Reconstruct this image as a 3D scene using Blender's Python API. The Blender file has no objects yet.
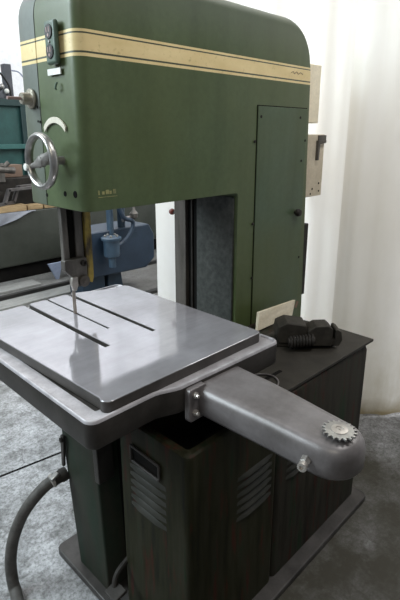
import bpy, bmesh, math, random
from mathutils import Vector, Matrix, noise as mnoise
random.seed(7)
S = bpy.context.scene
COL = S.collection
PI = math.pi
R = math.radians

# ------------------------------------------------------------------ materials
def new_mat(name):
    m = bpy.data.materials.new(name); m.use_nodes = True
    nt = m.node_tree
    return m, nt, nt.nodes['Principled BSDF']

def N(nt, typ, **kw):
    n = nt.nodes.new(typ)
    for k, v in kw.items(): setattr(n, k, v)
    return n

def ramp(nt, fac, stops):
    r = N(nt, 'ShaderNodeValToRGB')
    el = r.color_ramp.elements
    while len(el) < len(stops): el.new(0.5)
    for e, (p, c) in zip(el, stops):
        e.position = p; e.color = (*c, 1)
    nt.links.new(fac, r.inputs[0])
    return r.outputs[0]

def noise_tex(nt, scale=5, detail=6, rough=.6, stretch=(1,1,1), coord='Object'):
    tc = N(nt, 'ShaderNodeTexCoord'); mp = N(nt, 'ShaderNodeMapping')
    mp.inputs['Scale'].default_value = stretch
    nt.links.new(tc.outputs[coord], mp.inputs[0])
    n = N(nt, 'ShaderNodeTexNoise'); n.inputs['Scale'].default_value = scale
    n.inputs['Detail'].default_value = detail; n.inputs['Roughness'].default_value = rough
    nt.links.new(mp.outputs[0], n.inputs['Vector'])
    return n.outputs[0]

def mixc(nt, fac, a, b, mode='MIX'):
    mx = N(nt, 'ShaderNodeMix', data_type='RGBA', blend_type=mode)
    for sock, v in ((mx.inputs[0], fac), (mx.inputs[6], a), (mx.inputs[7], b)):
        if isinstance(v, (int, float)): sock.default_value = v
        elif isinstance(v, tuple): sock.default_value = (*v, 1)
        else: nt.links.new(v, sock)
    return mx.outputs[2]

def math_n(nt, op, a, b=None):
    m = N(nt, 'ShaderNodeMath', operation=op)
    for s, v in zip(m.inputs, (a, b)):
        if v is None: continue
        if isinstance(v, (int, float)): s.default_value = v
        else: nt.links.new(v, s)
    return m.outputs[0]

def bump(nt, bsdf, fac, strength=.1, dist=.002):
    b = N(nt, 'ShaderNodeBump'); b.inputs['Strength'].default_value = strength; b.inputs['Distance'].default_value = dist
    nt.links.new(fac, b.inputs['Height']); nt.links.new(b.outputs[0], bsdf.inputs['Normal'])

def worn(name, c1, c2, rough=.5, metal=0., scale=6, stretch=(1,1,1), lo=.35, hi=.65, bmp=.08, spec=.5):
    m, nt, b = new_mat(name)
    n = noise_tex(nt, scale, 6, .6, stretch)
    col = ramp(nt, n, [(lo, c1), (hi, c2)])
    n2 = noise_tex(nt, scale*9, 3, .7)
    col = mixc(nt, .35, col, ramp(nt, n2, [(.3, (.55,.55,.55)), (.7, (1,1,1))]), 'MULTIPLY')
    nt.links.new(col, b.inputs['Base Color'])
    b.inputs['Roughness'].default_value = rough; b.inputs['Metallic'].default_value = metal
    b.inputs['Specular IOR Level'].default_value = spec
    if bmp: bump(nt, b, n2, bmp)
    return m

M = {}
M['black'] = worn('black_rubber', (.006,.006,.006), (.014,.013,.012), .6)
M['void'] = worn('deep_black', (.003,.003,.003), (.008,.007,.006), .8, spec=.1)  # near-black; on some blocks it paints the shade in gaps
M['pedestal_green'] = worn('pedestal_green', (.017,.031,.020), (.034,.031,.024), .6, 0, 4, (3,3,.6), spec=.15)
M['iron_rim'] = worn('table_rim_iron', (.026,.023,.020), (.050,.044,.040), .5, .25, 9, spec=.25)
M['base_iron'] = worn('base_plate_iron', (.026,.023,.021), (.064,.058,.054), .5, .2, 9)
M['wheel_spoke'] = worn('wheel_spoke_grey', (.16,.15,.14), (.28,.265,.25), .4, .4, 14)
M['knob_brass'] = worn('tarnished_knob', (.20,.18,.14), (.36,.33,.27), .4, .6, 14)
M['ledge'] = worn('worn_ledge_iron', (.30,.285,.295), (.46,.44,.46), .4, .2, 16)
M['plate_side'] = worn('plate_side_iron', (.030,.026,.023), (.060,.052,.047), .5, .1, 12)
M['iron_arm'] = worn('arm_iron', (.105,.094,.092), (.168,.154,.155), .36, .2, 7, spec=.4)
M['dark_iron'] = worn('dark_iron', (.016,.014,.012), (.034,.029,.025), .6, .2, 14, bmp=.2, spec=.25)
M['fixture_iron'] = worn('fixture_iron', (.022,.019,.015), (.046,.040,.032), .65, .1, 18, bmp=.3, spec=.25)
M['plate_steel'] = worn('plate_steel', (.026,.023,.019), (.044,.039,.032), .55, .2, 10, spec=.25)
M['chrome'] = worn('worn_chrome', (.27,.26,.25), (.44,.43,.41), .32, .85, 8, bmp=0)
M['steel'] = worn('brushed_steel', (.36,.33,.30), (.56,.52,.48), .4, .7, 20)
M['post_steel'] = worn('guide_steel', (.065,.059,.053), (.15,.137,.124), .5, .4, 16, (1,1,.3))
M['blade'] = worn('blade_steel', (.38,.33,.29), (.52,.47,.42), .45, .3, 30)
M['yellow'] = worn('yellow_guard', (.40,.29,.05), (.07,.05,.025), .5, 0, 26, (1,1,.35), .42, .60)
M['cream_box'] = worn('cream_box_paint', (.84,.74,.55), (.90,.81,.62), .5, 0, 8)
M['grey_box'] = worn('khaki_grey_paint', (.52,.445,.33), (.66,.58,.45), .5, .1, 8)
M['cream'] = worn('cream_plate', (.62,.57,.47), (.72,.68,.58), .5, 0, 20)
M['white_label'] = worn('white_label', (.70,.70,.66), (.80,.80,.77), .5, 0, 20)
M['bakelite'] = worn('black_bakelite', (.010,.009,.009), (.020,.016,.016), .35, 0, 20)
M['pinkish'] = worn('socket_slot', (.30,.20,.19), (.36,.25,.24), .5, 0, 20)
M['red'] = worn('dark_red_knob', (.10,.018,.012), (.16,.03,.02), .35, 0, 20)
M['green_small'] = worn('small_green_paint', (.050,.088,.062), (.075,.118,.088), .4, 0, 12)
M['panel_dark'] = worn('speckled_column_panel', (.030,.034,.031), (.075,.078,.073), .6, .1, 40, (1,1,1), .3, .7, spec=.3)  # dark tone holds the shade on this column face
M['strip_brown'] = worn('brown_grey_strip', (.055,.046,.038), (.115,.10,.088), .55, .2, 10, (2,2,.3))
M['wood'] = worn('raw_wood', (.60,.52,.38), (.74,.67,.53), .6, 0, 8, (1,6,6))
M['plank'] = worn('tan_plank', (.30,.20,.10), (.46,.33,.18), .65, 0, 6, (1,6,6))
M['hose'] = worn('grey_hose', (.050,.046,.042), (.095,.088,.080), .6, 0, 30, spec=.3)
M['teal'] = worn('teal_paint', (.010,.055,.052), (.020,.085,.078), .5, 0, 5)
M['teal_dark'] = worn('dark_teal_paint', (.006,.026,.026), (.010,.040,.040), .5, 0, 5)
M['teal_light'] = worn('light_teal_paint', (.03,.115,.105), (.04,.14,.13), .5, 0, 5)
M['bed'] = worn('lathe_grey_green', (.030,.034,.026), (.050,.055,.044), .55, 0, 3)
M['grey_post'] = worn('grey_post', (.055,.06,.075), (.085,.09,.105), .5, .2, 5)
M['blue'] = worn('blue_machine_paint', (.012,.026,.048), (.020,.038,.066), .45, 0, 6)
M['blue_light'] = worn('light_blue_paint', (.030,.056,.088), (.052,.088,.130), .4, 0, 8)
M['blue_dark'] = worn('dark_blue_paint', (.010,.024,.042), (.016,.036,.06), .5, 0, 8)
M['paper'] = worn('bluish_paper', (.17,.18,.21), (.28,.29,.33), .7, 0, 4)
M['scrap_blue'] = worn('pale_blue_scrap', (.20,.24,.34), (.26,.30,.40), .7, 0, 4)
M['floor_bar'] = worn('floor_bar_steel', (.020,.019,.018), (.035,.033,.03), .6, .2, 8)
M['floor_board'] = worn('floor_board_grey', (.20,.20,.19), (.30,.30,.29), .7, 0, 5, (1,7,1))
M['card'] = worn('brown_card', (.17,.11,.08), (.22,.15,.11), .7, 0, 5)
M['pale_metal'] = worn('pale_bracket_steel', (.09,.082,.080), (.19,.175,.17), .45, .4, 9)
M['white_wall'] = worn('white_wall', (.80,.81,.83), (.86,.87,.88), .9, 0, 1.5, bmp=0)

def frame_paint(name, zoff, base1, base2):
    """worn machine green with the cream band and its two thin lines"""
    m, nt, b = new_mat(name)
    n = noise_tex(nt, 3.5, 7, .62, (1,1,.45))
    col = ramp(nt, n, [(.32, base1), (.68, base2)])
    n2 = noise_tex(nt, 45, 4, .75)
    col = mixc(nt, .30, col, ramp(nt, n2, [(.32, (.5,.52,.5)), (.62, (1,1,1))]), 'MULTIPLY')
    drip = noise_tex(nt, 14, 3, .5, (1,1,.06))
    col = mixc(nt, .35, col, ramp(nt, drip, [(.42, (1,1,1)), (.75, (.45,.46,.40))]), 'MULTIPLY')
    tc = N(nt, 'ShaderNodeTexCoord'); sp = N(nt, 'ShaderNodeSeparateXYZ')
    nt.links.new(tc.outputs['Object'], sp.inputs[0])
    z = math_n(nt, 'ADD', sp.outputs[2], zoff)
    # random olive patches and a duller top
    olive = ramp(nt, noise_tex(nt, 1.3, 4, .55), [(.42, (0,0,0)), (.62, (.6,.6,.6))])
    col = mixc(nt, olive, col, (.066,.080,.024))
    dust = math_n(nt, 'MULTIPLY', math_n(nt, 'SUBTRACT', z, 1.95), 2.6)
    dust.node.use_clamp = True
    col = mixc(nt, dust, col, (.125,.135,.12))
    def band(lo, hi):
        return math_n(nt, 'MULTIPLY', math_n(nt, 'GREATER_THAN', z, lo), math_n(nt, 'LESS_THAN', z, hi))
    z0, z1 = 1.868, 1.941; h = z1-z0
    cream = ramp(nt, noise_tex(nt, 7, 6, .6, (1,1,2)), [(.3, (.62,.48,.23)), (.7, (.74,.595,.32))])
    cream = mixc(nt, .5, cream, ramp(nt, n2, [(.28, (.45,.42,.33)), (.42, (1,1,1))]), 'MULTIPLY')
    col = mixc(nt, band(z0, z1), col, cream)
    ln = (.055,.062,.040)
    col = mixc(nt, band(z1-.165*h, z1-.105*h), col, ln)
    col = mixc(nt, band(z0+.125*h, z0+.20*h), col, ln)
    nt.links.new(col, b.inputs['Base Color'])
    b.inputs['Roughness'].default_value = .42
    b.inputs['Specular IOR Level'].default_value = .4
    bump(nt, b, n2, .06)
    return m

def streak_paint(name, stops=None):
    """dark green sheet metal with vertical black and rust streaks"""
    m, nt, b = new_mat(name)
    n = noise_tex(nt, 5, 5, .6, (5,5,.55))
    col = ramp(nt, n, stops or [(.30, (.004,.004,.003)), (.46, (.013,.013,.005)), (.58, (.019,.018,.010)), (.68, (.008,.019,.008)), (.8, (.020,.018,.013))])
    n2 = noise_tex(nt, 6, 4, .6, (6,6,.7))
    rust = ramp(nt, n2, [(.56, (0,0,0)), (.66, (1,1,1))])
    col = mixc(nt, math_n(nt, 'MULTIPLY', rust, .7), col, (.042,.008,.005))
    nt.links.new(col, b.inputs['Base Color'])
    b.inputs['Roughness'].default_value = .6; b.inputs['Specular IOR Level'].default_value = .15
    bump(nt, b, noise_tex(nt, 60, 3), .08)
    return m
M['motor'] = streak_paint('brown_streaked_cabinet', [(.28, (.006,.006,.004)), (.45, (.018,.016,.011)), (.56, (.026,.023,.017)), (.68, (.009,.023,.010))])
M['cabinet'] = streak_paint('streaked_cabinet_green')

def table_iron():
    m, nt, b = new_mat('polished_table_iron')
    n = noise_tex(nt, 5, 7, .65, (1,1,1))
    col = ramp(nt, n, [(.3, (.30,.292,.31)), (.7, (.42,.41,.44))])
    s = noise_tex(nt, 18, 4, .7, (.25,3,1))
    col = mixc(nt, .3, col, ramp(nt, s, [(.3, (.62,.6,.58)), (.7, (1,1,1))]), 'MULTIPLY')
    nt.links.new(col, b.inputs['Base Color'])
    b.inputs['Metallic'].default_value = .5
    ro = ramp(nt, n, [(.3, (.05,)*3), (.7, (.11,)*3)])
    nt.links.new(ro, b.inputs['Roughness'])
    return m
M['table'] = table_iron()

def concrete():
    m, nt, b = new_mat('stained_concrete')
    n = noise_tex(nt, 2.6, 9, .72)
    col = ramp(nt, n, [(.34, (.17,.17,.167)), (.48, (.35,.35,.36)), (.62, (.52,.52,.54))])
    n2 = noise_tex(nt, 11, 10, .8)
    col = mixc(nt, .9, col, ramp(nt, n2, [(.36, (.30,.29,.27)), (.47, (.74,.74,.73)), (.56, (1,1,1)), (.66, (1.12,1.12,1.14))]), 'MULTIPLY')
    ck = noise_tex(nt, 2.2, 3, .5)
    crk = ramp(nt, math_n(nt, 'ABSOLUTE', math_n(nt, 'SUBTRACT', ck, .5)), [(.0, (.35,.34,.33)), (.008, (1,1,1))])
    col = mixc(nt, .55, col, crk, 'MULTIPLY')
    n3 = noise_tex(nt, 60, 5, .8)
    col = mixc(nt, .8, col, ramp(nt, n3, [(.38, (.35,.35,.34)), (.55, (1,1,1))]), 'MULTIPLY')
    # dark strip right of the machine: shade put into the colour, with brown dirt
    tc = N(nt, 'ShaderNodeTexCoord'); sp = N(nt, 'ShaderNodeSeparateXYZ')
    nt.links.new(tc.outputs['Object'], sp.inputs[0])
    wob = math_n(nt, 'MULTIPLY', noise_tex(nt, 2.5, 5, .6), .5)
    d = math_n(nt, 'ADD', math_n(nt, 'SUBTRACT', sp.outputs[0], math_n(nt, 'MULTIPLY', sp.outputs[1], .8)), wob)
    dirt_shade = ramp(nt, math_n(nt, 'MULTIPLY', math_n(nt, 'ADD', d, 1.0), .5), [(.45, (0,0,0)), (.74, (1,1,1))])
    dm = ramp(nt, noise_tex(nt, 5, 9, .75), [(.42, (1,1,1)), (.70, (.74,.74,.74))])
    rub = math_n(nt, 'MULTIPLY', math_n(nt, 'SUBTRACT', math_n(nt, 'ADD', sp.outputs[0], wob), 2.42), 4.0)
    rub.node.use_clamp = True
    dm = math_n(nt, 'MULTIPLY', dm, math_n(nt, 'SUBTRACT', 1.0, math_n(nt, 'MULTIPLY', rub, .55)))
    col = mixc(nt, math_n(nt, 'MULTIPLY', math_n(nt, 'MULTIPLY', dirt_shade, dm), 1.0), col, (.034,.031,.021))
    far = math_n(nt, 'MULTIPLY', math_n(nt, 'SUBTRACT', math_n(nt, 'ADD', sp.outputs[1], wob), 2.7), .9)
    far.node.use_clamp = True
    col = mixc(nt, math_n(nt, 'MULTIPLY', far, .72), col, (.10,.097,.088))
    nt.links.new(col, b.inputs['Base Color'])
    b.inputs['Roughness'].default_value = .62; b.inputs['Specular IOR Level'].default_value = .3
    bump(nt, b, n2, .5, .008)
    return m
M['concrete'] = concrete()

def curtain_mat():
    m, nt, b = new_mat('cream_curtain_fabric')
    n = noise_tex(nt, 2.2, 5, .6, (1,1,.5))
    col = ramp(nt, n, [(.30, (.86,.84,.80)), (.62, (.91,.90,.88))])
    tc = N(nt, 'ShaderNodeTexCoord'); sp = N(nt, 'ShaderNodeSeparateXYZ')
    nt.links.new(tc.outputs['Object'], sp.inputs[0])
    bandn = noise_tex(nt, 4.5, 3, .5, (1,1,.03))
    col = mixc(nt, .55, col, ramp(nt, bandn, [(.34, (.84,.81,.74)), (.50, (1,1,1)), (.66, (.88,.865,.83))]), 'MULTIPLY')
    low = ramp(nt, math_n(nt, 'ADD', math_n(nt, 'MULTIPLY', math_n(nt, 'SUBTRACT', sp.outputs[2], 1.15), -.45), math_n(nt, 'MULTIPLY', noise_tex(nt, 3, 6, .7), .5)),
               [(.45, (0,0,0)), (1.0, (1,1,1))])
    st = noise_tex(nt, 5, 6, .7, (1,1,.35))
    stain = math_n(nt, 'MULTIPLY', low, ramp(nt, st, [(.38, (.15,.15,.15)), (.66, (1,1,1))]))
    col = mixc(nt, math_n(nt, 'MULTIPLY', stain, .8), col, (.46,.40,.24))
    hem = ramp(nt, math_n(nt, 'ADD', sp.outputs[2], math_n(nt, 'MULTIPLY', noise_tex(nt, 6, 4, .6), .16)), [(.10, (.42,.36,.24)), (.22, (1,1,1))])
    col = mixc(nt, 1.0, col, hem, 'MULTIPLY')
    df = N(nt, 'ShaderNodeBsdfDiffuse'); tr = N(nt, 'ShaderNodeBsdfTranslucent')
    nt.links.new(col, df.inputs[0]); nt.links.new(col, tr.inputs[0])
    mx = N(nt, 'ShaderNodeMixShader'); mx.inputs[0].default_value = .45
    nt.links.new(df.outputs[0], mx.inputs[1]); nt.links.new(tr.outputs[0], mx.inputs[2])
    out = nt.nodes['Material Output']; nt.links.new(mx.outputs[0], out.inputs[0])
    nt.nodes.remove(b)
    return m
M['curtain'] = curtain_mat()

# ------------------------------------------------------------------ mesh helpers (world coordinates in, own origin out)
WL = {}
def obj(name, bm, mat, parent=None, bevel=0, seg=2, ang=35, origin=None):
    me = bpy.data.meshes.new(name)
    bmesh.ops.remove_doubles(bm, verts=bm.verts, dist=1e-6)
    bmesh.ops.recalc_face_normals(bm, faces=bm.faces)
    if origin is None:
        xs = [v.co for v in bm.verts]
        lo = Vector([min(c[i] for c in xs) for i in range(3)]); hi = Vector([max(c[i] for c in xs) for i in range(3)])
        origin = (lo+hi)/2
    origin = Vector(origin)
    bmesh.ops.translate(bm, verts=bm.verts, vec=-origin)
    for f in bm.faces: f.smooth = True
    bm.to_mesh(me); bm.free()
    me.set_sharp_from_angle(angle=R(ang))
    o = bpy.data.objects.new(name, me); COL.objects.link(o)
    WL[o.name] = origin
    if parent: o.parent = parent; o.location = origin - WL[parent.name]
    else: o.location = origin
    me.materials.append(mat)
    if bevel:
        b = o.modifiers.new('edge', 'BEVEL'); b.width = bevel; b.segments = seg; b.limit_method = 'ANGLE'; b.angle_limit = R(30)
        b.harden_normals = False
    return o

def empty(name, loc):
    o = bpy.data.objects.new(name, None); COL.objects.link(o); o.location = loc; o.empty_display_size = .1
    WL[o.name] = Vector(loc); return o

def tag(o, label, cat, group=None):
    o['label'] = label; o['category'] = cat
    if group: o['group'] = group
    return o
def struct(o): o['kind'] = 'structure'; return o

def box(bm, x0, x1, y0, y1, z0, z1, rot=None):
    vs = [bm.verts.new((x, y, z)) for z in (z0, z1) for x, y in ((x0,y0),(x1,y0),(x1,y1),(x0,y1))]
    for q in ((0,3,2,1),(4,5,6,7),(0,1,5,4),(1,2,6,5),(2,3,7,6),(3,0,4,7)): bm.faces.new([vs[i] for i in q])
    if rot:
        c = Vector(((x0+x1)/2, (y0+y1)/2, (z0+z1)/2))
        bmesh.ops.rotate(bm, verts=vs, cent=c, matrix=rot)
    return bm
def Box(*a, rot=None): return box(bmesh.new(), *a, rot=rot)

def prism(bm, pts, axis, a, b):
    """2-D polygon extruded along an axis; pts are the two other coordinates in x,y,z order"""
    def P(u, v, w):
        return {'x': (w,u,v), 'y': (u,w,v), 'z': (u,v,w)}[axis]
    A = [bm.verts.new(P(u,v,a)) for u,v in pts]; B = [bm.verts.new(P(u,v,b)) for u,v in pts]
    n = len(pts)
    bm.faces.new(A); bm.faces.new(B[::-1])
    for i in range(n): bm.faces.new((A[i], A[(i+1)%n], B[(i+1)%n], B[i]))
    return bm
def Prism(*a): return prism(bmesh.new(), *a)

def arc_corner(pts, radii, seg=8):
    """round polygon corners"""
    out = []; n = len(pts)
    for i in range(n):
        p = Vector(pts[i]); r = radii[i] if isinstance(radii, (list, tuple)) else radii
        if r <= 0: out.append(tuple(p)); continue
        a = (Vector(pts[i-1])-p).normalized(); b = (Vector(pts[(i+1)%n])-p).normalized()
        th = a.angle(b); t = r/math.tan(th/2)
        c = p + (a+b).normalized()*(r/math.sin(th/2))
        s, e = p+a*t-c, p+b*t-c
        a0 = math.atan2(s.y, s.x); a1 = math.atan2(e.y, e.x); d = a1-a0
        while d > PI: d -= 2*PI
        while d < -PI: d += 2*PI
        for k in range(seg+1):
            q = a0+d*k/seg; out.append((c.x+r*math.cos(q), c.y+r*math.sin(q)))
    return out

def loft(bm, loops, cap0=True, cap1=True):
    L = [[bm.verts.new(p) for p in l] for l in loops]
    n = len(L[0])
    for A, B in zip(L, L[1:]):
        for i in range(n): bm.faces.new((A[i], A[(i+1)%n], B[(i+1)%n], B[i]))
    if cap0: bm.faces.new(L[0][::-1])
    if cap1: bm.faces.new(L[-1])
    return bm

def rrect(x0, x1, y0, y1, r, z, seg=6):
    return [(u, v, z) for u, v in arc_corner([(x0,y0),(x1,y0),(x1,y1),(x0,y1)], r, seg)]

def basis(d):
    d = Vector(d).normalized()
    u = d.orthogonal().normalized(); return u, d.cross(u)

def lathe(bm, base, direction, prof, seg=24):
    """profile [(radius, distance along axis)]"""
    base = Vector(base); d = Vector(direction).normalized(); u, w = basis(d)
    loops = []
    for r, h in prof:
        r = max(r, 1e-4)
        loops.append([base+d*h+(u*math.cos(2*PI*k/seg)+w*math.sin(2*PI*k/seg))*r for k in range(seg)])
    return loft(bm, loops)
def Lathe(*a, **k): return lathe(bmesh.new(), *a, **k)
def cyl(bm, a, b, r, seg=16):
    a = Vector(a); b = Vector(b); return lathe(bm, a, b-a, [(r,0),(r,(b-a).length)], seg)
def Cyl(*a, **k): return cyl(bmesh.new(), *a, **k)

def tube(bm, pts, r, seg=10, sub=6, closed=False):
    P = [Vector(p) for p in pts]; n = len(P); path = []
    if n > 2:
        rng = n if closed else n-1
        for i in range(rng):
            g = lambda k: P[k % n] if closed else P[max(0, min(n-1, k))]
            p0, p1, p2, p3 = g(i-1), g(i), g(i+1), g(i+2)
            for k in range(sub):
                t = k/sub
                path.append(.5*((2*p1)+(p2-p0)*t+(2*p0-5*p1+4*p2-p3)*t*t+(3*p1-p0-3*p2+p3)*t**3))
        if not closed: path.append(P[-1])
    else: path = P
    m = len(path); loops = []; u = None
    for i in range(m):
        t = (path[(i+1) % m]-path[i-1]) if closed else (path[min(i+1,m-1)]-path[max(i-1,0)])
        t.normalize()
        if u is None: u = t.orthogonal().normalized()
        u = (u-t*u.dot(t)).normalized(); w = t.cross(u)
        rr = r(i/(m-1)) if callable(r) else r
        loops.append([path[i]+(u*math.cos(2*PI*k/seg)+w*math.sin(2*PI*k/seg))*rr for k in range(seg)])
    if closed: return loft(bm, loops+[loops[0]], False, False)
    return loft(bm, loops)
def Tube(*a, **k): return tube(bmesh.new(), *a, **k)

def torus(bm, c, axis, R0, r, seg=40, ms=12, flat=1.0):
    c = Vector(c); u, w = basis(axis); d = Vector(axis).normalized(); loops = []
    for i in range(seg):
        t = 2*PI*i/seg; e = u*math.cos(t)+w*math.sin(t)
        loops.append([c+e*(R0+r*math.cos(2*PI*k/ms))+d*(r*flat*math.sin(2*PI*k/ms)) for k in range(ms)])
    return loft(bm, loops+[loops[0]], False, False)

def ball(bm, c, r, sx=1, sy=1, sz=1, seg=16):
    c = Vector(c)
    loops = []
    for j in range(1, 10):
        t = PI*j/10
        loops.append([c+Vector((sx*r*math.sin(t)*math.cos(2*PI*k/seg), sy*r*math.sin(t)*math.sin(2*PI*k/seg), sz*r*math.cos(t))) for k in range(seg)])
    return loft(bm, loops)

def chamfer(bm, width, seg, test):
    es = [e for e in bm.edges if test(e)]
    bmesh.ops.bevel(bm, geom=es, offset=width, segments=seg, profile=.5, affect='EDGES', clamp_overlap=True)
    return bm

# ------------------------------------------------------------------ the setting
bm = bmesh.new()
vs = [bm.verts.new(p) for p in ((-3,-3,0),(8.5,-3,0),(8.5,9.5,0),(-3,9.5,0))]; bm.faces.new(vs)
struct(obj('floor', bm, M['concrete'], origin=(0,0,0)))
struct(obj('trim_1', Prism([(-1.2,2.42),(1.3,2.04),(1.3,2.053),(-1.2,2.433)], 'z', 0, .0015), M['void']))
struct(obj('wall_back', Box(-3,8.5,8.0,8.2,0,7), M['white_wall']))
struct(obj('wall_right', Box(5.6,5.8,-3,8.0,0,7), M['white_wall']))

# ------------------------------------------------------------------ the bandsaw
saw = tag(empty('vertical_bandsaw', (1.3,1.3,0)),
          'large green vertical bandsaw with cream stripe and polished grey iron table', 'bandsaw')

def head_poly(xl=.815, col=True, i=0, low=0):
    """side outline of the C shaped casting; i rolls the front and top inwards, low the bottom too"""
    pts = [(xl+i,1.413+low),(1.555,1.413+low),(1.555,.03),(2.10,.03),(2.10,.78),(2.055,1.92),(2.052-i,2.128-i),(xl+.012+i,2.128-i)] if col else \
          [(xl+i,1.413+low),(2.07,1.413+low),(2.055,1.92),(2.052-i,2.128-i),(xl+.012+i,2.128-i)]
    rad = [.004,.012,0,0,0,0,.185-i,.13-i] if col else [.004+low*.5,0,0,.185-i,.13-i]
    return arc_corner(pts, rad, 10)

def soft_frame(y0, y1, near_r, far_r, **k):
    loops = []; n = 8
    def L(y, i, low): loops.append([(x, y, z) for x, z in head_poly(i=i, low=low, **k)])
    if near_r:
        for q in range(n+1):
            t = PI/2*q/n; L(y0+near_r*(1-math.sin(t)) if False else y0+near_r*(1-math.cos(t)), near_r*(1-math.sin(t)), 0)
    else: L(y0, 0, 0)
    if far_r:
        for q in range(n+1):
            t = PI/2*q/n; L(y1-far_r*(1-math.sin(t)), far_r*(1-math.cos(t)), far_r*(1-math.cos(t)))
    else: L(y1, 0, 0)
    return loft(bmesh.new(), loops)

fz = 1.08
cframe = soft_frame(1.30, 1.533, .038, 0)
main = obj('frame_casting', cframe, frame_paint('frame_green_paint', fz, (.058,.084,.033), (.088,.118,.055)), saw, origin=(1.4,1.43,fz), ang=30, bevel=.003)
cover = obj('rear_wheel_cover', soft_frame(1.540, 1.668, 0, .035, xl=.816, col=False), frame_paint('cover_green_paint', 1.77, (.105,.125,.112), (.155,.165,.15)),
            saw, bevel=.002, seg=2, origin=(1.4,1.60,1.77))
obj('seam_filler', Prism([(x*.997+.004, z*.997+.005) for x, z in head_poly(xl=.82, col=False)], 'y', 1.531, 1.542), M['void'], saw)
# rear half of the column
obj('column_rear_casting', Box(1.575,2.09,1.533,1.65,.03,1.413), M['strip_brown'], saw, bevel=.006)
obj('column_panel', Prism(arc_corner([(1.317,.70),(1.536,.70),(1.536,1.395),(1.317,1.395)], [0,0,.03,.01], 6), 'x', 1.546, 1.556), M['panel_dark'], saw, bevel=.002)
obj('blade_channel', Box(1.548,1.58,1.537,1.590,.70,1.412), M['void'], saw)
obj('blade_channel_rail', Box(1.540,1.56,1.559,1.566,.70,1.412), M['dark_iron'], saw)
obj('blade_guard', Box(1.528,1.60,1.592,1.668,.70,1.412), M['strip_brown'], saw, bevel=.004)

# red ball on its lever behind the column
lever = obj('release_lever', Cyl((1.545,1.66,1.286),(1.548,1.70,1.290),.005), M['dark_iron'], saw)
obj('ball_knob', ball(bmesh.new(), (1.55,1.706,1.291), .0155), M['red'], lever)

# side door
DX0, DX1, DZ0, DZ1 = 1.670, 2.040, .74, 1.762
obj('door_gap', Prism([(DX0-.004,DZ0),(DX1+.014,DZ0),(DX1+.002,DZ1+.004),(DX0-.004,DZ1+.004)], 'y', 1.2985, 1.302), M['void'], saw)
door = obj('side_door', Prism([(DX0,DZ0),(DX1+.012,DZ0),(DX1,DZ1),(DX0,DZ1)], 'y', 1.295, 1.301), frame_paint('door_green_paint', 1.25, (.058,.090,.048), (.084,.118,.072)), saw, bevel=.0015, origin=(1.85,1.298,1.25))
kn = obj('door_knob', Lathe((1.982,1.297,1.285), (0,-1,0), [(.009,0),(.009,.012),(.017,.014),(.019,.024),(.014,.034),(.002,.036)]), M['dark_iron'], door)
for x, z in ((1.69,1.72),(1.985,1.722),(2.012,1.527),(2.035,1.62),(1.652,1.62),(1.655,1.27),(1.66,1.02),(2.04,1.05)):
    obj('screw', Lathe((x,1.2965,z), (0,-1,0), [(.0065,0),(.006,.003),(.002,.0045)], seg=12), M['dark_iron'], door)
# scribble on the stripe
obj('pencil_scribble', Tube([(1.90,1.2992,1.908),(1.915,1.2992,1.914),(1.925,1.2992,1.905),(1.94,1.2992,1.915),(1.955,1.2992,1.906),(1.972,1.2992,1.914),(1.99,1.2992,1.908)], .0012, seg=5), M['card'], saw)

# electrical boxes on the back of the column
b1 = obj('switch_box', Box(2.105,2.232,1.35,1.56,1.702,1.972), M['cream_box'], saw, bevel=.004)
obj('box_backplate', Box(2.072,2.104,1.342,1.56,1.70,1.985), M['dark_iron'], b1)
b2 = obj('disconnect_box', Box(2.08,2.308,1.35,1.58,1.335,1.648), M['grey_box'], saw, bevel=.004)
hd = obj('switch_lever', Prism(arc_corner([(2.225,1.52),(2.238,1.52),(2.242,1.60),(2.30,1.606),(2.30,1.62),(2.225,1.618)], .004, 3), 'y', 1.335, 1.349), M['post_steel'], b2)
obj('box_lid', Box(2.24,2.31,1.343,1.352,1.606,1.644), M['post_steel'], b2)
for x, z in ((2.275,1.40),(2.215,1.375),(2.28,1.36),(2.20,1.35)):
    obj('rivet', Lathe((x,1.351,z), (0,-1,0), [(.006,0),(.005,.003),(.001,.004)], seg=10), M['dark_iron'], b2)
obj('rear_channel', Box(2.09,2.205,1.35,1.44,.80,1.195), M['dark_iron'], saw, bevel=.004)

# ---- end face fittings
ob = obj('outlet_box', Box(.800,.817,1.376,1.438,1.850,1.972), M['green_small'], saw, bevel=.009, seg=4)
for zc in (1.940,1.886):
    f = obj('socket', Lathe((.801,1.408,zc), (-1,0,0), [(.0205,0),(.0205,.003),(.019,.0042)], seg=24), M['bakelite'], ob)
    sl = bmesh.new()
    for dy in (-.007, .007): box(sl, .7958,.7972,1.408+dy-.0022,1.408+dy+.0022,zc-.002,zc+.012)
    cyl(sl, (.7972,1.408,zc-.010), (.7958,1.408,zc-.010), .0045, 10)
    obj('socket_slots', sl, M['pinkish'], f)
obj('cover_screw', Lathe((.800,1.408,1.913), (-1,0,0), [(.005,0),(.004,.003)], seg=10), M['chrome'], ob)
obj('blank_label', Box(.8125,.8165,1.381,1.456,1.823,1.841), M['white_label'], saw)
cr = []
for k in range(15):
    t = R(38+104*k/14); cr.append((1.443+.083*math.cos(t)*1.02, 1.622+.080*math.sin(t)))
for k in range(15):
    t = R(142-104*k/14); cr.append((1.443+.078*math.cos(t)*1.02, 1.612+.072*math.sin(t)))
obj('crescent_plate', Prism(cr, 'x', .812, .8165), M['cream'], saw)
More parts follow.
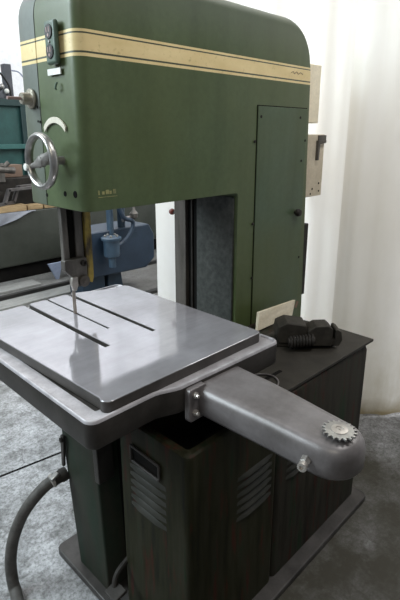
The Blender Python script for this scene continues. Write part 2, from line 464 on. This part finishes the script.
for y, z, r in ((1.533,1.449,.007),(1.413,1.463,.009),(1.352,1.466,.012),(1.545,1.735,.005),(1.549,1.69,.004),(1.536,1.688,.005),(1.53,1.56,.005)):
    obj('bolt_hole', Lathe((.816,y,z), (-1,0,0), [(r,0),(r*.9,.0015)], seg=14), M['void'], saw)
obj('catch_hook', Tube([(.813,1.405,1.80),(.808,1.403,1.795),(.806,1.405,1.784),(.812,1.412,1.782)], .003, seg=8), M['green_small'], saw)
tk = obj('tension_knob', Lathe((.818,1.586,1.762), (-1,0,0), [(.032,0),(.032,.005),(.029,.008),(.021,.009),(.019,.012),(.019,.032),(.017,.036),(.002,.037)], seg=32), M['knob_brass'], saw)
obj('spindle', Cyl((.782,1.586,1.762),(.735,1.586,1.762),.005), M['pinkish'], tk)

# faded decal on the near corner
dec = bmesh.new()
for i, w in enumerate((.006,.010,.013,.009,.011)):
    box(dec, .866+i*.0145,.866+i*.0145+w,1.2990,1.3004,1.464,1.478-(.004 if i % 2 else 0))
box(dec, .866,.94,1.2990,1.3004,1.455,1.457)
obj('faded_lettering', dec, worn('faded_decal', (.34,.31,.12), (.16,.17,.08), .5, 0, 60), saw)

# handwheel
hc = Vector((.742,1.413,1.569))
hw = obj('tension_handwheel', torus(bmesh.new(), hc, (1,0,0), .0775, .0095, 56, 14, 1.45), M['chrome'], saw)
obj('hub', Lathe((.830,hc.y,hc.z), (-1,0,0), [(.013,0),(.013,.076),(.018,.079),(.018,.092),(.015,.096),(.008,.098),(.002,.0985)], seg=24), M['wheel_spoke'], hw)
a0 = math.atan2(-.024, .090)
for k in range(2):
    a = a0+k*PI*.94
    e = Vector((0, math.cos(a), math.sin(a))); t = Vector((0, -e.z, e.y)); L0 = []
    for s, wd, th, dx in ((.010,.019,.008,0),(.030,.0135,.0075,.002),(.055,.0095,.006,.003),(.074,.0105,.007,0)):
        c = hc+e*s+Vector((dx,0,0))
        L0.append([c+t*wd*math.cos(q)+Vector((1,0,0))*th*math.sin(q) for q in [2*PI*j/12 for j in range(12)]])
    obj('spoke', loft(bmesh.new(), L0), M['wheel_spoke'], hw)
kp = hc+Vector((0,.080*math.cos(a0),.080*math.sin(a0)))
obj('crank_grip', Lathe(kp, (-1,0,0), [(.008,0),(.010,.006),(.0115,.010),(.0115,.016),(.009,.018),(.001,.0185)], seg=18), M['white_label'], hw)

# ---- blade guide under the head
gp = obj('guide_post', Box(.850,.873,1.513,1.536,1.165,1.42), M['post_steel'], saw, bevel=.003)
obj('guide_bar', Box(.908,.940,1.525,1.545,1.172,1.42), M['post_steel'], saw, bevel=.003)
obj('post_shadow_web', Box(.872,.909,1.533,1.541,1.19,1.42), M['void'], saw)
gb = bmesh.new()
prism(gb, arc_corner([(.842,1.215),(.842,1.178),(.868,1.150),(.872,1.112),(.900,1.108),(.930,1.135),(.932,1.215)], .005, 3), 'y', 1.498, 1.528)
gbo = obj('guide_block', gb, M['post_steel'], saw, bevel=.002)
obj('guide_screw', Lathe((.915,1.499,1.196), (0,-1,0), [(.011,0),(.011,.012),(.006,.013),(.006,.008)], seg=14), M['dark_iron'], gbo)
obj('guide_roller', Lathe((.910,1.500,1.129), (0,-1,0), [(.021,0),(.021,.016),(.018,.018),(.008,.018),(.007,.023),(.002,.024)], seg=28), M['strip_brown'], gbo)
obj('guide_finger', Prism(arc_corner([(.862,1.150),(.884,1.152),(.884,1.12),(.876,1.098),(.864,1.10),(.858,1.125)], .004, 3), 'y', 1.488, 1.502), M['steel'], gbo, bevel=.002)
yg = obj('yellow_blade_guard', Prism([(.944,1.42),(.972,1.42),(.970,1.13),(.963,1.105),(.942,1.118)], 'y', 1.515, 1.530), M['yellow'], saw, bevel=.003)
yg['label'] = 'yellow chipped guard strip'
obj('guard_web', Box(.925,.962,1.530,1.550,1.125,1.42), M['dark_iron'], saw)
bl = bmesh.new()
box(bl, .8775,.8915,1.5262,1.5278,.93,1.16)
obj('saw_blade', bl, M['blade'], saw)

# ---- pedestal, base plate, cabinets
bp = arc_corner([(.708,.745),(1.888,.745),(1.888,1.26),(2.14,1.26),(2.14,1.70),(1.35,1.70),(1.35,1.522),(.708,1.522)], [.03,.03,.02,.03,.03,.03,.01,.03], 5)
obj('base_plate', Prism(bp, 'z', 0, .028), M['base_iron'], saw, bevel=.004)
pd = bmesh.new()
def qd(xa, xb, ya, yb, z): return [(u, v, z) for u, v in arc_corner([(xa,ya),(xb,ya),(xb,yb),(xa,yb)], .008, 3)]
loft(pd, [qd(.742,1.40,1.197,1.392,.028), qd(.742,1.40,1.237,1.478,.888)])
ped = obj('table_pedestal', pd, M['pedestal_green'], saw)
obj('corner_bracket', Prism([(1.200,.50),(1.226,.50),(1.232,.70),(1.206,.70)], 'x', .735, .80), M['iron_rim'], ped, bevel=.003)
# lever link on pedestal face
lk = bmesh.new()
prism(lk, arc_corner([(1.410,.592),(1.432,.592),(1.4425,.452),(1.4285,.452)], .006, 3), 'x', .728, .737)
lko = obj('lever_link', lk, M['iron_rim'], ped, bevel=.001)
obj('pivot_pin', Lathe((.731,1.421,.575), (-1,0,0), [(.010,0),(.010,.010),(.007,.012)], seg=14), M['dark_iron'], lko)
# foot pedal
fp = obj('foot_pedal', Box(.672,.725,1.055,1.115,.150,.164, rot=Matrix.Rotation(R(-12),3,'Y')), M['iron_rim'], saw, bevel=.003)
obj('pedal_arm', Tube([(.705,1.10,.160),(.735,1.115,.195),(.85,1.125,.23)], .010), M['dark_iron'], fp)
# black block painting in the shade between pedestal and bin
obj('gap_shade', Box(.83,1.42,1.125,1.24,.028,.785), M['void'], saw)

def cab_loop(x0,x1,y0,y1,r,z): return rrect(x0,x1,y0,y1,r,z,5)
cb = bmesh.new()
X0,X1,Y0,Y1 = .770,1.205,.800,1.128
loft(cb, [cab_loop(X0,X1,Y0,Y1,.022,.028), cab_loop(X0,X1,Y0,Y1,.022,.782), cab_loop(X0+.003,X1-.003,Y0+.003,Y1-.003,.020,.792), cab_loop(X0+.010,X1-.010,Y0+.010,Y1-.010,.016,.797),
          cab_loop(X0+.030,X1-.02,Y0+.030,Y1-.03,.012,.796), cab_loop(X0+.034,X1-.024,Y0+.034,Y1-.034,.010,.788), cab_loop(X0+.036,X1-.026,Y0+.036,Y1-.036,.010,.45)])
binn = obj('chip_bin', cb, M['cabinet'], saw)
obj('bin_shade_fill', Prism([(u,v) for u,v,_ in cab_loop(X0+.037,X1-.027,Y0+.037,Y1-.037,.01,0)], 'z', .452, .66), M['void'], binn)  # black fill standing for shade and oil inside the bin
cb = bmesh.new()
X0,X1 = 1.207,1.852
loft(cb, [cab_loop(X0,X1,Y0,1.296,.022,.028), cab_loop(X0,X1,Y0,1.296,.022,.765), cab_loop(X0+.006,X1-.006,Y0+.006,1.292,.020,.786), cab_loop(X0+.02,X1-.02,Y0+.02,1.285,.015,.797)])
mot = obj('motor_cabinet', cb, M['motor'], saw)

# pull handle
hp = [(.764,y,z) for y, z in arc_corner([(.917,.665),(1.050,.668),(1.050,.722),(.917,.716)], .008, 4)]
h = obj('bin_handle', Tube(hp, .0045, seg=8, sub=2, closed=True), M['iron_rim'], binn)
obj('handle_recess', Box(.7675,.771,.922,1.046,.670,.716), M['void'], h)
M['louver'] = worn('louver_paint', (.018,.019,.014), (.032,.031,.025), .5, 0, 10, spec=.3)
def louvers_x(y0, y1, zs):
    bm = bmesh.new()
    for z in zs:
        n = 8; L = []
        for k in range(n+1):
            t = k/n; yy = y0+(y1-y0)*t; d = .009*min(1, 4*min(t,1-t)+.05)
            L.append([(.7705,yy,z+.012),(.7705-d*.75,yy,z+.004),(.7705-d,yy,z-.004),(.7705,yy,z-.008)])
        loft(bm, L)
    return bm
def louvers_y(x0, x1, zs):
    bm = bmesh.new()
    for z in zs:
        n = 8; L = []
        for k in range(n+1):
            t = k/n; xx = x0+(x1-x0)*t; d = .009*min(1, 4*min(t,1-t)+.05)
            L.append([(xx,.8005,z+.012),(xx,.8005-d*.75,z+.004),(xx,.8005-d,z-.004),(xx,.8005,z-.008)])
        loft(bm, L)
    return bm
obj('louver_panel', louvers_x(.895,1.068,[.640-.029*k for k in range(6)]), M['louver'], binn)
obj('louver_panel', louvers_y(.985,1.172,[.600-.031*k for k in range(6)]), M['louver'], binn)
obj('louver_panel', louvers_y(1.262,1.43,[.600-.031*k for k in range(6)]), M['louver'], mot)

# ---- table
def notch_plate():
    x0,x1,y0,y1 = .570,1.236,.912,1.748
    base = arc_corner([(x0,y0),(x1,y0),(x1,y1)], [.022,.022,.035], 6)
    back = []
    for xc, w, yl in ((.984,.0075,1.186),(.886,.0030,1.315),(.797,.0085,1.194)):
        back += [(xc+w*1.8,y1),(xc+w,y1-.012),(xc+w,yl),(xc-w,yl),(xc-w,y1-.012),(xc-w*1.8,y1)]
    tail = arc_corner([(x1,y1),(x0,y1),(x0,y0)], [0,.022,0], 6)[1:-1]
    return base+back+tail
tab = obj('work_table', Prism(notch_plate(), 'z', .966, 1.0), M['table'], saw, bevel=.003)
tab.data.materials.append(M['plate_side'])
for p_ in tab.data.polygons:
    if abs(p_.normal.z) < .5: p_.material_index = 1
rim = bmesh.new()
def near_y(x):
    t = min(1, max(0, (x-.735)/.09)); t = t*t*(3-2*t)
    u = min(1, max(0, (x-.825)/.45))
    return .898-.026*t-.012*u
def rl(i, z, r=.030):
    pts = []
    x0, x1, y1 = .534+i, 1.272-i, 1.785-i
    rr = max(r-i, .006)
    for k in range(9):
        t = PI+PI/2*k/8; pts.append((x0+rr+rr*math.cos(t), near_y(x0)+i+rr+rr*math.sin(t), z))
    for k in range(13):
        x = .70+.17*k/12; pts.append((x, near_y(x)+i, z))
    for k in range(9):
        t = -PI/2+PI/2*k/8; pts.append((x1-rr+rr*math.cos(t), near_y(x1)+i+rr+rr*math.sin(t), z))
    for cx_, t0 in ((x1-rr, 0), (x0+rr, PI/2)):
        for k in range(9):
            t = t0+PI/2*k/8; pts.append((cx_+rr*math.cos(t), y1-rr+rr*math.sin(t), z))
    return pts
loft(rim, [rl(.05,.886), rl(.012,.887), rl(.004,.891), rl(0,.900), rl(0,.964), rl(.001,.967), rl(.05,.963)])
rimo = obj('coolant_trough', rim, M['iron_rim'], tab)
lg = bmesh.new()
loft(lg, [rl(.0003,.965), rl(.0015,.971), rl(.004,.9735), rl(.009,.9735), rl(.011,.971), rl(.013,.9675), rl(.05,.9665)], False, False)
obj('trough_ledge', lg, M['ledge'], tab)
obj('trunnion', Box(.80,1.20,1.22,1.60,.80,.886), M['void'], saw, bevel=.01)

# ---- arm with feed sprocket
def arm_loop(i, z):
    cx, cy, r = .952, .479, .080
    pts = [(1.072-i,.875),(1.068-i,.80),(1.065-i,.735),(1.059-i,.68),(1.050-i,.61),(1.040-i,.54)]
    for k in range(25):
        t = -PI*k/24
        pts.append((cx+(r-i)*math.cos(t), cy+(r-i)*math.sin(t)))
    pts += [(.872+i,.54),(.872+i,.61),(.870+i,.68),(.868+i,.735),(.866+i,.80),(.864+i,.875)]
    return [(u,v,z) for u,v in pts]
ar = bmesh.new()
loft(ar, [arm_loop(.03,.866), arm_loop(.006,.870), arm_loop(0,.880), arm_loop(0,.922), arm_loop(.0025,.934), arm_loop(.008,.944), arm_loop(.017,.951), arm_loop(.028,.9545), arm_loop(.040,.9555)])
arm = obj('feed_arm', ar, M['iron_arm'], saw, ang=50)
fl = obj('arm_flange', Prism(arc_corner([(.828,.858),(.90,.858),(.90,.962),(.828,.962)], .012, 4), 'y', .852, .873), M['iron_arm'], arm, bevel=.003)
for z in (.943,.887):
    obj('nut', Lathe((.849,.853,z), (0,-1,0), [(.0095,0),(.0095,.009),(.006,.010),(.0055,.017),(.001,.0175)], seg=6), M['steel'], fl)
sp = bmesh.new()
teeth = 18; pts = []
for k in range(teeth):
    for f_, r_ in ((0,.0335),(.22,.0345),(.40,.0415),(.60,.0415),(.78,.0345)):
        t = 2*PI*(k+f_)/teeth; pts.append((.945+r_*math.cos(t), .458+r_*math.sin(t)))
prism(sp, pts, 'z', .966, .9715)
spr = obj('chain_sprocket', sp, M['chrome'], arm, bevel=.0006)
spr['label'] = 'bright toothed sprocket'
obj('sprocket_hub', Lathe((.945,.458,.952), (0,0,1), [(.020,0),(.020,.012),(.020,.021),(.012,.0225),(.010,.0225),(.009,.020),(.003,.020),(.002,.023)], seg=24), M['steel'], spr)
bo = obj('arm_bolt', Lathe((.874,.500,.905), (-1,-.28,0), [(.013,0),(.013,.020),(.011,.022)], seg=6), M['wheel_spoke'], arm)
obj('bolt_tip', Lathe((.852,.494,.905), (-1,-.28,0), [(.011,0),(.0115,.014),(.006,.015),(.006,.010)], seg=14), M['steel'], bo)

# ------------------------------------------------------------------ loose things on the cabinet
pl = Prism([(1.215,.808),(1.868,.790),(1.872,.965),(1.845,1.14),(1.30,1.16),(1.215,1.02)], 'z', .7982, .8095)
plate = tag(obj('steel_plate', pl, M['plate_steel'], bevel=.0015), 'dark flat steel plate lying across the cabinet top, overhanging its edge', 'steel plate')
obj('slot', Prism(arc_corner([(1.262,.900),(1.355,.898),(1.355,.914),(1.262,.916)], .006, 3), 'z', .8092, .8101), M['void'], plate)

bd = bmesh.new()
prism(bd, [(1.600,.8),(1.870,.8),(1.912,.868),(1.628,.880)], 'y', 1.205, 1.222)
bmesh.ops.rotate(bd, verts=bd.verts, cent=(1.76,1.205,.81), matrix=Matrix.Rotation(R(-12),3,'X'))
bmesh.ops.translate(bd, verts=bd.verts, vec=(0,0,.004))
board = tag(obj('wood_offcut', bd, M['wood'], bevel=.002), 'pale raw wood offcut standing behind the dark iron fixture, against the column', 'wood offcut')
obj('grip_slot', Box(1.900,1.912,1.2035,1.209,.835,.868, rot=Matrix.Rotation(R(30),3,'Y')), M['card'], board)

fx = tag(empty('work_holding_fixture', (1.58,1.0,.81)), 'dark cast iron two-jaw fixture lying on the steel plate', 'fixture')
U = Vector((.70,-.714,0)); V = Vector((.714,.70,0))
def local_prism(bm, poly, origin, d0, d1):
    """polygon in (along, z) extruded back along V"""
    o = Vector((*origin,0)); A = []; B = []
    for u, z in poly:
        A.append(bm.verts.new(o+U*u+V*d0+Vector((0,0,z)))); B.append(bm.verts.new(o+U*u+V*d1+Vector((0,0,z))))
    n = len(A); bm.faces.new(A); bm.faces.new(B[::-1])
    for i in range(n): bm.faces.new((A[i],A[(i+1)%n],B[(i+1)%n],B[i]))
    return bm
obj('base_bar', local_prism(bmesh.new(), [(-.01,.8098),(.24,.8098),(.24,.824),(-.01,.824)], (1.515,1.055), -.012, .085), M['fixture_iron'], fx, bevel=.003)
j1 = local_prism(bmesh.new(), arc_corner([(-.002,.826),(.105,.826),(.116,.868),(.108,.905),(.03,.917),(-.006,.900),(-.014,.862)], .006, 3), (1.536,1.050), -.03, .070)
obj('left_jaw', j1, M['fixture_iron'], fx, bevel=.012, seg=3)
kn = bmesh.new()
pA = Vector((1.515,1.055,.845))+U*.06-V*.045; pB = pA+U*.085+Vector((0,0,.01))
for i in range(8):
    torus(kn, pA.lerp(pB, i/7), U, .021, .005, 16, 6)
cyl(kn, pA-U*.01, pB+U*.01, .018, 12)
obj('knurled_screw', kn, M['dark_iron'], fx)
jb = bmesh.new(); o2 = (1.606,.945)
local_prism(jb, arc_corner([(-.004,.824),(.086,.824),(.088,.895),(.070,.910),(.02,.908),(-.012,.888)], [.004,.004,.012,.012,.012,.01], 4), o2, -.025, .055)
local_prism(jb, arc_corner([(.098,.824),(.116,.824),(.128,.850),(.122,.885),(.104,.897),(.098,.890)], [.003,.006,.012,.014,.008,.003], 4), o2, -.025, .055)
local_prism(jb, [(.08,.824),(.105,.824),(.105,.850),(.08,.850)], o2, -.02, .05)
obj('right_jaw', jb, M['fixture_iron'], fx, bevel=.005, seg=2)

lp = [(1.205+.088*math.cos(2*PI*k/16), .900+.062*math.sin(2*PI*k/16), .8135) for k in range(16)]
tag(obj('wire_loop', Tube(lp, .0032, seg=8, sub=3, closed=True), M['iron_arm']), 'thin grey wire loop lying on the cabinet top beside the feed arm', 'wire loop')

# ------------------------------------------------------------------ hose
hs = tag(empty('flexible_hose', (.60,1.47,0)), 'thick grey flexible hose curving from the pedestal down to the concrete floor', 'hose')
hpts = [(.734,1.437,.414),(.700,1.444,.408),(.650,1.456,.385),(.585,1.475,.318),(.540,1.490,.225),(.515,1.490,.130),(.505,1.470,.050),(.500,1.440,.024),(.470,1.36,.022),(.40,1.27,.022)]
obj('hose_body', Tube(hpts, .0215, seg=14, sub=8), M['hose'], hs)
obj('fitting', Lathe((.738,1.437,.414), (-1,0,0), [(.026,0),(.026,.020),(.0235,.024),(.0235,.045),(.0225,.05)], seg=20), M['dark_iron'], hs)
obj('hose_clamp', torus(bmesh.new(), (.690,1.446,.405), (-1,.2,-.35), .0225, .004, 28, 8, 2.2), M['steel'], hs)
cl = bmesh.new()
box(cl, .672,.706,1.420,1.445,.424,.437, rot=Matrix.Rotation(R(-20),3,'Y'))
obj('clamp_lug', cl, M['chrome'], hs, bevel=.004)

# ------------------------------------------------------------------ curtains
def spline(P, n):
    P = [Vector((*p,0)) for p in P]; out = []
    m = len(P)-1
    for i in range(m):
        p0,p1,p2,p3 = P[max(i-1,0)],P[i],P[i+1],P[min(i+2,m)]
        for k in range(n):
            t = k/n; out.append(.5*((2*p1)+(p2-p0)*t+(2*p0-5*p1+4*p2-p3)*t*t+(3*p1-p0-3*p2+p3)*t**3))
    out.append(P[-1]); return out
def curtain(name, ctrl, folds, amp, seed, z0=.012, z1=3.7):
    path = spline(ctrl, 60)
    L = [0]
    for a, b in zip(path, path[1:]): L.append(L[-1]+(b-a).length)
    bm = bmesh.new(); rows = 26; grid = []
    rnd = random.Random(seed)
    ph = [rnd.uniform(0,6.28) for _ in range(6)]
    for j in range(rows+1):
        z = z0+(z1-z0)*j/rows; row = []
        for i, p in enumerate(path):
            t = (path[min(i+1,len(path)-1)]-path[max(i-1,0)]).normalized(); nrm = Vector((t.y,-t.x,0))
            if nrm.dot(Vector((-1,-1,0))) < 0: nrm = -nrm
            s = L[i]
            w = s*2*PI*folds
            k = .55+.45*math.sin(s*3.1+ph[4])
            d = amp*k*(math.sin(w+.5*math.sin(s*7+ph[0])+.10*z)+.45*math.sin(2.3*w+ph[1]+.25*z)+.25*math.sin(.37*w+ph[2]+.5*z))
            d *= .75+.25*(1-z/z1)
            hem = .010*math.sin(s*19+ph[3]) if j == 0 else 0
            row.append(bm.verts.new((p.x+nrm.x*d, p.y+nrm.y*d, z+abs(hem))))
        grid.append(row)
    for a, b in zip(grid, grid[1:]):
        for i in range(len(path)-1): bm.faces.new((a[i],a[i+1],b[i+1],b[i]))
    return obj(name, bm, M['curtain'], ang=180, origin=(2.5,1.3,0))
c1 = curtain('curtain', [(2.00,2.36),(2.30,1.90),(2.50,1.46),(2.60,1.22),(2.70,1.02)], 3.3, .034, 5)
tag(c1, 'wide cream fabric curtain panel hanging directly behind the bandsaw column', 'curtain')
c2 = curtain('curtain', [(2.43,1.29),(2.52,1.07),(2.70,.92),(2.98,.72),(3.40,.50)], 3.1, .038, 11)
tag(c2, 'cream fabric curtain panel overlapping at the far right, clear of the machine', 'curtain')

# ------------------------------------------------------------------ workshop beyond
lt = tag(empty('metal_lathe', (2.9,5.5,0)), 'grey-green lathe with a long bed standing beyond the bandsaw', 'lathe')
obj('bed', Prism(arc_corner([(5.30,.17),(5.75,.17),(5.75,.80),(5.30,.80)], .02, 3), 'x', .6, 4.9), M['bed'], lt, bevel=.004)
obj('under_bed_shade', Box(.7,4.8,5.34,5.72,0,.17), M['void'], lt, bevel=.01)  # black box added as the shade under the bed
cg = bmesh.new()
box(cg, 1.95,2.36,5.45,5.75,.80,1.02); box(cg, 2.0,2.32,5.47,5.70,1.02,1.12)
obj('carriage', cg, M['dark_iron'], lt, bevel=.015)
tp = bmesh.new()
for i in range(9):
    r1 = random.Random(i)
    cyl(tp, (2.02+i*.035,5.47+r1.uniform(0,.1),1.16+r1.uniform(0,.12)), (2.06+i*.06,5.49,1.24+r1.uniform(-.02,.16)), .028+.015*r1.random(), 8)
box(tp, 2.05,2.42,5.48,5.6,1.12,1.24)
obj('tool_post', tp, M['post_steel'], lt, bevel=.006)

def plank(x0, x1, y0, y1, z0, z1, label):
    return tag(obj('wooden_plank', Prism(arc_corner([(x0,z0),(x1,z0),(x1,z1),(x0,z1)], .006, 2), 'y', y0, y1), M['plank'], bevel=.003), label, 'plank', 'planks on the lathe bed')
plank(1.5,2.55,5.30,5.42,.801,.872,'long tan plank on the lathe bed beside the white paper')
plank(2.57,2.76,5.31,5.43,.801,.856,'middle tan plank piece on the lathe bed')
plank(2.775,3.0,5.30,5.40,.801,.868,'short tan plank end just left of the guide post')
pp = bmesh.new(); g = []
for j in range(7):
    row = []
    for i in range(22):
        x = 1.6+1.05*i/21; t = j/6
        top = .80; bot = .60+.22*max(0,(x-1.95)/.75)**1.2
        row.append(pp.verts.new((x, 5.292-.012*math.sin(i*.9+j)*t-.02*t, top+(min(bot,.79)-top)*t)))
    g.append(row)
for a, b in zip(g, g[1:]):
    for i in range(21): pp.faces.new((a[i],a[i+1],b[i+1],b[i]))
tag(obj('paper_sheet', pp, M['paper'], ang=180), 'crumpled bluish white paper sheet hanging over the lathe bed edge', 'paper sheet')

def zbar(x, y, z, sc, label):
    pth = [(0,0),(.10,.01),(.16,.15),(.44,.16)]
    bm = bmesh.new()
    for (a, b), (c, d) in zip(pth, pth[1:]):
        v = Vector((c-a, d-b)).normalized()*.008; n_ = Vector((-v.y, v.x))*1.7
        P4 = [(x+(a-v.x)*sc+n_.x, z+(b-v.y)*sc+n_.y),(x+(c+v.x)*sc+n_.x, z+(d+v.y)*sc+n_.y),(x+(c+v.x)*sc-n_.x, z+(d+v.y)*sc-n_.y),(x+(a-v.x)*sc-n_.x, z+(b-v.y)*sc-n_.y)]
        prism(bm, P4, 'y', y, y+.06)
    return tag(obj('angle_bracket', bm, M['pale_metal']), label, 'bracket', 'bent brackets on the lathe')
zbar(2.21,5.31,.887,1.05,'bent pale steel bracket, lower of the two on the lathe planks')
zbar(2.33,5.376,.887,1.2,'bent pale steel bracket rising behind the lower one')
tag(obj('cardboard_box', Box(2.40,2.70,5.62,5.80,1.16,1.30), M['card'], bevel=.004), 'small brown box on the lathe carriage', 'box')
sup = obj('tray', Box(2.30,2.86,5.50,5.86,.802,1.158), M['dark_iron'], lt, bevel=.01)

tm = tag(empty('teal_machine_cabinet', (2.2,6.4,0)), 'teal steel machine cabinet with a grey post on top, behind the lathe', 'machine cabinet')
obj('carcass', Box(1.2,3.02,6.05,6.7,0,2.03), M['teal'], tm, bevel=.01)
obj('top_rail', Box(1.2,3.07,6.0,6.08,1.98,2.06), M['teal_dark'], tm, bevel=.006)
obj('side_stile', Box(2.94,3.07,6.0,6.06,.4,1.98), M['teal_dark'], tm, bevel=.006)
obj('ledge', Box(1.2,3.0,5.98,6.08,1.47,1.53), M['teal_light'], tm, bevel=.006)
po = obj('upright_post', Box(2.83,2.92,6.1,6.2,2.03,2.47), M['grey_post'], tm, bevel=.006)
obj('junction_box', Box(2.60,2.78,6.05,6.15,2.06,2.20), M['grey_post'], tm, bevel=.01)
obj('valve', ball(bmesh.new(), (2.74,6.03,2.20), .035), M['chrome'], tm)
obj('valve', ball(bmesh.new(), (2.80,6.03,2.15), .03), M['white_label'], tm)
tag(obj('cable', Tube([(2.55,6.02,2.42),(2.72,6.02,2.36),(2.84,6.05,2.22),(2.86,6.05,2.08)], .012, seg=8), M['black']), 'black cable drooping past the grey post', 'cable', 'cables by the grey post')
tag(obj('cable', Tube([(2.93,6.12,2.40),(3.02,6.1,2.38),(3.10,6.1,2.26),(3.12,6.1,2.08)], .008, seg=8), M['scrap_blue']), 'thin pale cable looping from the grey post toward the bandsaw', 'cable', 'cables by the grey post')

bmach = tag(empty('blue_pump_machine', (3.0,4.15,0)), 'blue machine with an angular housing and a small pump cylinder', 'machine')
hpol = [(2.50,.255),(3.24,.235),(3.36,.33),(3.36,.60),(3.29,.715),(2.50,.715)]
obj('housing', Prism(hpol, 'y', 4.0, 4.40), M['blue'], bmach, bevel=.012)
obj('name_plate', Box(3.02,3.12,3.996,4.002,.60,.655), M['blue_dark'], bmach)
obj('stand', Prism([(2.76,0),(2.98,0),(2.95,.26),(2.79,.26)], 'y', 4.08, 4.30), M['blue_dark'], bmach, bevel=.01)
pc = obj('pump_cylinder', Lathe((2.72,3.90,.36), (0,0,1), [(.035,0),(.038,.10),(.075,.115),(.08,.13),(.08,.275),(.10,.28),(.102,.305),(.085,.312),(.03,.318)], seg=28), M['blue_light'], bmach)
for k in range(5):
    t = 2*PI*k/5+.3
    obj('bolt', Lathe((2.72+.06*math.cos(t),3.90+.06*math.sin(t),.672), (0,0,1), [(.014,0),(.014,.018),(.008,.022)], seg=8), M['chrome'], pc)
obj('vertical_pipe', Tube([(2.80,4.02,.66),(2.80,4.02,.98)], .035, seg=14), M['blue_light'], bmach)
obj('second_pipe', Tube([(2.97,4.06,.68),(2.97,4.06,.98)], .04, seg=14), M['blue_dark'], bmach)
obj('bent_hose', Tube([(2.84,3.92,.98),(2.90,3.92,.84),(3.02,3.93,.78),(2.98,3.93,.66),(2.88,3.93,.58),(2.80,3.92,.56)], .022, seg=10), M['blue'], bmach)
vv = obj('shutoff_valve', Lathe((3.06,3.96,.80), (0,0,1), [(.02,0),(.04,.02),(.045,.06),(.02,.09),(.012,.13)], seg=14), M['post_steel'], bmach)
obj('elbow_fitting', Tube([(2.92,3.97,.80),(3.0,3.97,.82),(3.06,3.97,.81)], .02, seg=10), M['pale_metal'], bmach)
obj('lower_skid', Box(2.45,2.72,4.05,4.3,.06,.255), M['blue_dark'], bmach, bevel=.01)

for i, (x0,x1,y,w,h,lab) in enumerate(((1.2,4.6,4.72,.05,.04,'dark steel bar on the floor, next to the lathe'),(2.5,5.0,3.78,.06,.035,'dark steel bar on the floor, in front of the blue machine'))):
    tag(obj('steel_bar', Box(x0,x1,y,y+w,0,h), M['floor_bar'], bevel=.004), lab, 'steel bar', 'steel bars on the floor')
for i, (x0,x1,y,lab) in enumerate(((.9,2.45,4.92,'grey weathered board on the floor under the lathe edge'),(1.0,2.7,4.42,'grey weathered board on the floor, nearer of the two'))):
    tag(obj('floor_board', Box(x0,x1,y,y+.22,0,.025), M['floor_board'], bevel=.004), lab, 'board', 'boards on the floor')
tag(obj('waste_bin', Lathe((2.98,4.98,0), (0,0,1), [(.12,0),(.15,.10),(.16,.24),(.15,.26),(.14,.25)], seg=24), M['void']), 'squat black bin on the floor below the lathe bed', 'bin')
sc = Prism([(2.60,.20),(2.78,.20),(2.72,.0),(2.69,.0)], 'y', 5.0, 5.03)
tag(obj('blue_scrap', sc, M['scrap_blue']), 'pale blue wedge-shaped scrap standing beside the black bin', 'scrap')

# ------------------------------------------------------------------ light
w = bpy.data.worlds.new('workshop_air'); S.world = w; w.use_nodes = True
bgn = w.node_tree.nodes['Background']; bgn.inputs[0].default_value = (.80,.86,.95,1); bgn.inputs[1].default_value = .22
def area(name, loc, target, sx, sy, power, col):
    l = bpy.data.lights.new(name, 'AREA'); l.shape = 'RECTANGLE'; l.size = sx; l.size_y = sy; l.energy = power; l.color = col
    o = bpy.data.objects.new(name, l); COL.objects.link(o); o.location = loc
    o.rotation_euler = (Vector(target)-Vector(loc)).to_track_quat('-Z','Y').to_euler(); return o
area('curtain_backlight', (5.1,1.3,4.9), (2.7,1.0,2.4), 3.4, 2.4, 330, (1,.99,.965))
area('ceiling_light_left', (-1.6,3.4,3.6), (.8,1.6,1.3), 2.0, 2.6, 265, (.82,.95,1))
area('front_fill', (-.9,-1.0,4.2), (1.5,1.3,1.9), 1.2, 1.2, 34, (1,.95,.80))  # unseen fill lamp added to lift the machine's near face
area('curtain_fill', (1.9,-.5,4.7), (3.0,.8,2.8), .8, .8, 85, (1,.985,.97))  # unseen lamp added to brighten the front of the curtain
area('wall_wash', (3.6,6.6,5.6), (3.8,8.0,3.0), 5.0, .8, 190, (.97,.98,1))  # unseen lamp added to whiten the back wall
area('ceiling_light_back', (1.4,3.2,4.8), (2.4,1.4,2.0), 2.0, 2.0, 60, (1,.98,.95))

# ------------------------------------------------------------------ camera
cam = bpy.data.cameras.new('camera'); co = bpy.data.objects.new('camera', cam); COL.objects.link(co)
cam.sensor_fit = 'VERTICAL'; cam.sensor_height = 36; cam.sensor_width = 24
cam.lens = 479.071*36/600; cam.shift_y = -25/600
co.location = (0,0,1.65); co.rotation_euler = (R(90-16.4002), 0, R(44.39775-90))
cam.clip_start = .05
S.camera = co
S.view_settings.view_transform = 'Standard'; S.view_settings.look = 'None'
